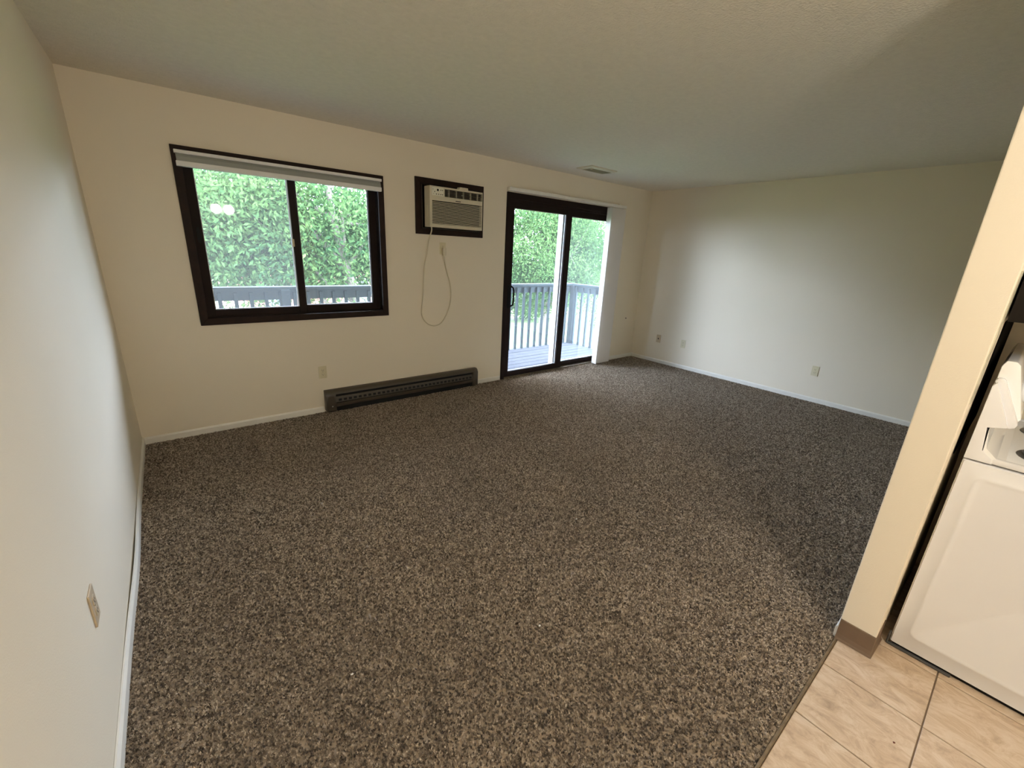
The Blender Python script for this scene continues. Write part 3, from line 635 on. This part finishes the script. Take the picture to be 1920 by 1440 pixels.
# ------------------------------------------------------------------ specks on the floor
def speck(loc, label, m='lint', s=.006):
    b = MB(); r = random.Random(int(loc[0]*1000))
    ring = [(loc[0]+s*(.7+.6*r.random())*math.cos(k*math.pi/3), loc[1]+s*(.5+.5*r.random())*math.sin(k*math.pi/3)) for k in range(6)]
    vs = [(x, y, loc[2]) for x, y in ring]+[(loc[0], loc[1], loc[2]+s*.5)]
    b.add(vs, [(k, (k+1) % 6, 6) for k in range(6)]+[tuple(range(6))[::-1]])
    tag(b.build('lint_speck' if m == 'lint' else 'splinter', m), label, 'debris')
SPECKS = [((1081, 973), 'white lint speck farthest from the viewer on the carpet'), ((1012, 1173), 'white lint speck in the middle of the carpet foreground'), ((660, 1264), 'white lint speck at the lower left of the carpet')]
def floor_pt(px, py, z=0):
    d = fw*FPX+rt*(px-960)+up*(720-py); t = (z-CAMZ)/d.z; return (d.x*t, d.y*t, z)
for (px, py), lb in SPECKS: speck(floor_pt(px, py, .012), lb, s=.006)
speck(floor_pt(1676, 1392, .0005), 'tiny red-brown splinter on the kitchen tiles', 'splinter', .005)

# ------------------------------------------------------------------ balcony
GZ0 = -2.9; DZ = -.10; DY0, DY1, DX0, DX1 = YB+WT+.004, 5.66, -.44, 5.98
bc = thing('balcony_deck', (2.4, 4.9, DZ), 'grey painted plank balcony deck outside the sliding door', 'deck')
npl = 10; pw = (DY1-DY0)/npl
pm = MB().box(0, DX1-DX0, .005, pw-.006, -.035, 0).build('plank', 'deckgrey', None, .004, seg=1); pmesh = pm.data; bpy.data.objects.remove(pm)
for i in range(npl): share(pmesh, 'plank', (DX0, DY0+i*pw, DZ+random.uniform(-.0015, .0015)), bc)
for x in (-.4, .4, 1.8, 3.2, 4.6, 5.85): box('joist', 'railgrey', x, x+.04, DY0, DY1-.05, DZ-.22, DZ-.04, bc)
rl = thing('balcony_railing', (2.4, 5.6, DZ), 'grey wooden balcony railing with square balusters', 'railing')
RY, RX = 5.60, 5.90
box('cap_rail', 'railgrey', DX0, RX+.06, RY-.07, RY+.07, .978, 1.010, rl, .004)
box('top_rail', 'railgrey', DX0, RX, RY-.02, RY+.018, .862, .978, rl, .003)
box('rim_board', 'railgrey', DX0, RX+.04, RY+.02, RY+.058, DZ-.25, DZ-.004, rl, .003)
box('cap_rail', 'railgrey', RX-.05, RX+.07, DY0, RY-.07, .978, 1.010, rl, .004)
box('top_rail', 'railgrey', RX-.02, RX+.018, DY0, RY-.02, .862, .978, rl, .003)
box('rim_board', 'railgrey', RX+.02, RX+.058, DY0, RY+.02, DZ-.25, DZ-.004, rl, .003)
bm_ = MB().box(-.018, .018, -.018, .018, -.2, .95).build('baluster', 'railgrey', None, .002, seg=1); bmesh_ = bm_.data; bpy.data.objects.remove(bm_)
for i in range(42): share(bmesh_, 'baluster', (.405+.1485*(i-5), RY-.038, 0), rl)
for i in range(9): share(bmesh_, 'baluster', (RX-.038, 4.24+.1485*i, 0), rl)
for x, y in ((RX-.03, RY-.09), (1.045, RY-.05), (-.38, RY-.05)):
    box('post', 'railgrey', x-.045, x+.045, y-.045, y+.045, -2.9 if x > 5 else DZ-.2, .978, rl, .004)

struct(box('ceiling_light_blocker', 'railgrey', DX0, RX+.15, DY0, 5.5, 2.46, 2.60), 'grey slab added out of view over the balcony to block high sky light')  # added unseen overhang, shades the deck and trims the daylight
struct(box('wall_light_blocker', 'railgrey', -.60, -.45, DY0, 5.75, GZ0, 2.46), 'grey wall added out of view left of the balcony to block low sky light')  # added unseen wall, stops daylight grazing along the facade from the left

# ------------------------------------------------------------------ ground and far things
GZ = -2.9
gr = MB().add([(-60, 4.4, GZ), (110, 4.4, GZ), (110, 130, GZ), (-60, 130, GZ)], [(0, 1, 2, 3)]).build('ground', 'grass'); struct(gr, 'green lawn below the balcony')
rd = MB().add([(-60, 24, GZ+.02), (110, 30, GZ+.02), (110, 37, GZ+.02), (-60, 31, GZ+.02)], [(0, 1, 2, 3)]).build('ground_road', 'road'); struct(rd, 'pale road beyond the lawn')
# brick house
hb = thing('brick_house', (4.2, 18.5, GZ), 'low brick house behind the tree outside the window', 'building')
HY = 16.0; hx0_, hx1_ = 1.6, 7.6; ht_ = 1.05
wl = MB().box(hx0_, hx1_, HY, HY+6, GZ, ht_).build('wall', 'brickwork', hb)
MB().prism([(hx0_-.4, ht_), (hx1_+.4, ht_), (hx1_-1.0, ht_+1.0), (hx0_+1.0, ht_+1.0)], HY-.4, HY+6.4, 1).build('roof', 'roof', hb)
wx = [(2.45, 2.95), (5.0, 5.9)]
bk = MB().box(-.1, .1, -.012, .012, -.0335, .0335).build('brick', 'brick', None, .004, seg=1); bkm = bk.data; bpy.data.objects.remove(bk)
cnt = 0
for r_ in range(18):
    z = -.80+r_*.08
    x = hx0_+.3+(.1075 if r_ % 2 else 0)
    while x < 6.2 and cnt < 298:
        if not any(a-.12 < x < c+.12 for a, c in wx):
            share(bkm, 'brick', (x, HY-.008, z), wl); cnt += 1
        x += .215
for a, c in wx:
    f_ = MB().box(a, c, HY-.03, HY+.02, -1.2, .35).build('window', 'whitealu', hb, .01)
    MB().box(a+.06, (a+c)/2-.03, HY-.034, HY-.028, -1.12, .27).build('pane', 'housewin', f_)
    MB().box((a+c)/2+.03, c-.06, HY-.034, HY-.028, -1.12, .27).build('pane', 'housewin', f_)

# trees
def tree(name, label, base, top, centre, radii, nclu, nleaf, ls, leafm, trunk_r, seed, lean=(0, 0), spread=.42, nbr=10, cat='tree', group='trees beyond the balcony', droop=.35, cone=False):
    g_ = np.random.default_rng(seed); t = thing(name, base, label, cat, group)
    C = np.array(centre); Rr = np.array(radii)
    P = g_.normal(size=(nclu, 3)); P /= np.linalg.norm(P, axis=1)[:, None]; P *= (g_.uniform(.12, 1, (nclu, 1)))**(1/2.2)
    if cone: P[:, :2] *= (.55-.5*P[:, 2:3])
    P = C+P*Rr
    # trunk and branches
    B = Vector(base); Tp = Vector(top); tp = [B+(Tp-B)*k/6+Vector((.12*math.sin(k*1.3+seed), .1*math.cos(k+seed), 0))*(k > 0) for k in range(7)]
    MB().tube(tp, [trunk_r*(1.25 if k == 0 else 1-.11*k) for k in range(7)], 12).build('trunk', 'bark', t, 0, True)
    if not cone:
        idx = g_.choice(nclu, nbr, replace=False)
        for q in idx:
            k = int(g_.integers(2, 6)); a = tp[k]; e = Vector(P[q]); m_ = (a+e)/2+Vector((0, 0, .35))
            path_ = smooth_path([a, (a*2+m_)/3, m_, e], 4); n_p = len(path_)
            MB().tube(path_, [trunk_r*.42*(1-.85*j/(n_p-1)) for j in range(n_p)], 7).build('branch', 'bark', t, 0, True)
    # leaves
    k = g_.integers(0, nclu, nleaf); pos = P[k]+g_.normal(size=(nleaf, 3))*spread*np.array([1, 1, .8])
    d = g_.normal(size=(nleaf, 3)); d[:, 2] -= droop*1.5; d /= np.linalg.norm(d, axis=1)[:, None]
    s_ = np.cross(d, g_.normal(size=(nleaf, 3))); s_ /= np.linalg.norm(s_, axis=1)[:, None]; nn = np.cross(d, s_)
    ln_ = ls*g_.uniform(.7, 1.3, (nleaf, 1)); wd_ = ln_*.22
    V = np.stack([pos, pos+d*ln_*.45+s_*wd_+nn*wd_*.35, pos+d*ln_, pos+d*ln_*.45-s_*wd_+nn*wd_*.35], 1).reshape(-1, 3)
    F = np.arange(nleaf*4).reshape(-1, 4)[:, [0, 1, 2, 0, 2, 3]].reshape(-1)
    me = bpy.data.meshes.new('foliage'); nf = nleaf*2
    me.vertices.add(nleaf*4); me.vertices.foreach_set('co', V.reshape(-1)); me.loops.add(nf*3); me.loops.foreach_set('vertex_index', F.astype(np.int32))
    me.polygons.add(nf); me.polygons.foreach_set('loop_start', np.arange(0, nf*3, 3, dtype=np.int32)); me.update(calc_edges=True)
    at = me.attributes.new('tone', 'FLOAT', 'POINT'); clu = g_.uniform(0, .55, nclu)[k]; at.data.foreach_set('value', np.repeat(np.clip(clu+g_.uniform(0, .45, nleaf), 0, 1), 4).astype(np.float32))
    me.materials.append(M[leafm]); o = bpy.data.objects.new('foliage', me); COL.objects.link(o); adopt(o, t); o['kind'] = 'stuff'
    return t
tree('leafy_tree', 'large leafy green tree filling the view through the window', (4.05, 10.3, GZ), (2.9, 10.1, 3.0), (2.7, 11.2, 1.70), (3.9, 1.9, 1.35), 230, 74000, .105, 'leaf', .16, 5, nbr=18, spread=.33)
tree('leafy_tree', 'bright green tree seen through the left half of the sliding door', (11.6, 12.6, GZ), (11.8, 12.5, 3.0), (11.3, 12.3, 1.6), (3.0, 1.9, 2.2), 170, 56000, .105, 'leaf', .16, 6, nbr=12, spread=.36)
tree('conifer_tree', 'tall blue-green tree far off in the right half of the door', (28.5, 27.2, GZ), (28.5, 27.2, 7.0), (28.5, 27.2, 2.6), (4.2, 4.2, 5.6), 170, 30000, .24, 'leaf2', .3, 7, cone=True, spread=.5)
tree('broad_bush', 'broad rounded yellow-green bush in the right half of the door', (25.5, 17.6, GZ), (25.5, 17.6, 1.6), (26.2, 17.4, .4), (8.2, 2.6, 4.0), 330, 60000, .15, 'leaf3', .16, 8, nbr=12, cat='bush', group='bushes beyond the lawn')
tree('bush', 'green bush low between the balusters behind the door', (18.0, 22.0, GZ), (18.0, 22.0, -.3), (18.3, 22.0, -1.2), (3.6, 1.2, 1.4), 90, 16000, .16, 'leaf', .1, 9, nbr=6, cat='bush', group='bushes beyond the lawn', spread=.3)
tree('leafy_tree', 'pale distant tree at the far left of the window view', (-4, 27, GZ), (-4, 27, 5), (-5.5, 27, 2.6), (8.6, 3, 5.6), 260, 42000, .28, 'leaf', .35, 10, nbr=12, spread=.7)
tree('leafy_tree', 'broad distant tree seen behind the brick house', (17, 42, GZ), (17, 42, 3), (17, 42, .6), (10, 3, 4.0), 200, 20000, .34, 'leaf', .3, 12, nbr=8, spread=.9)
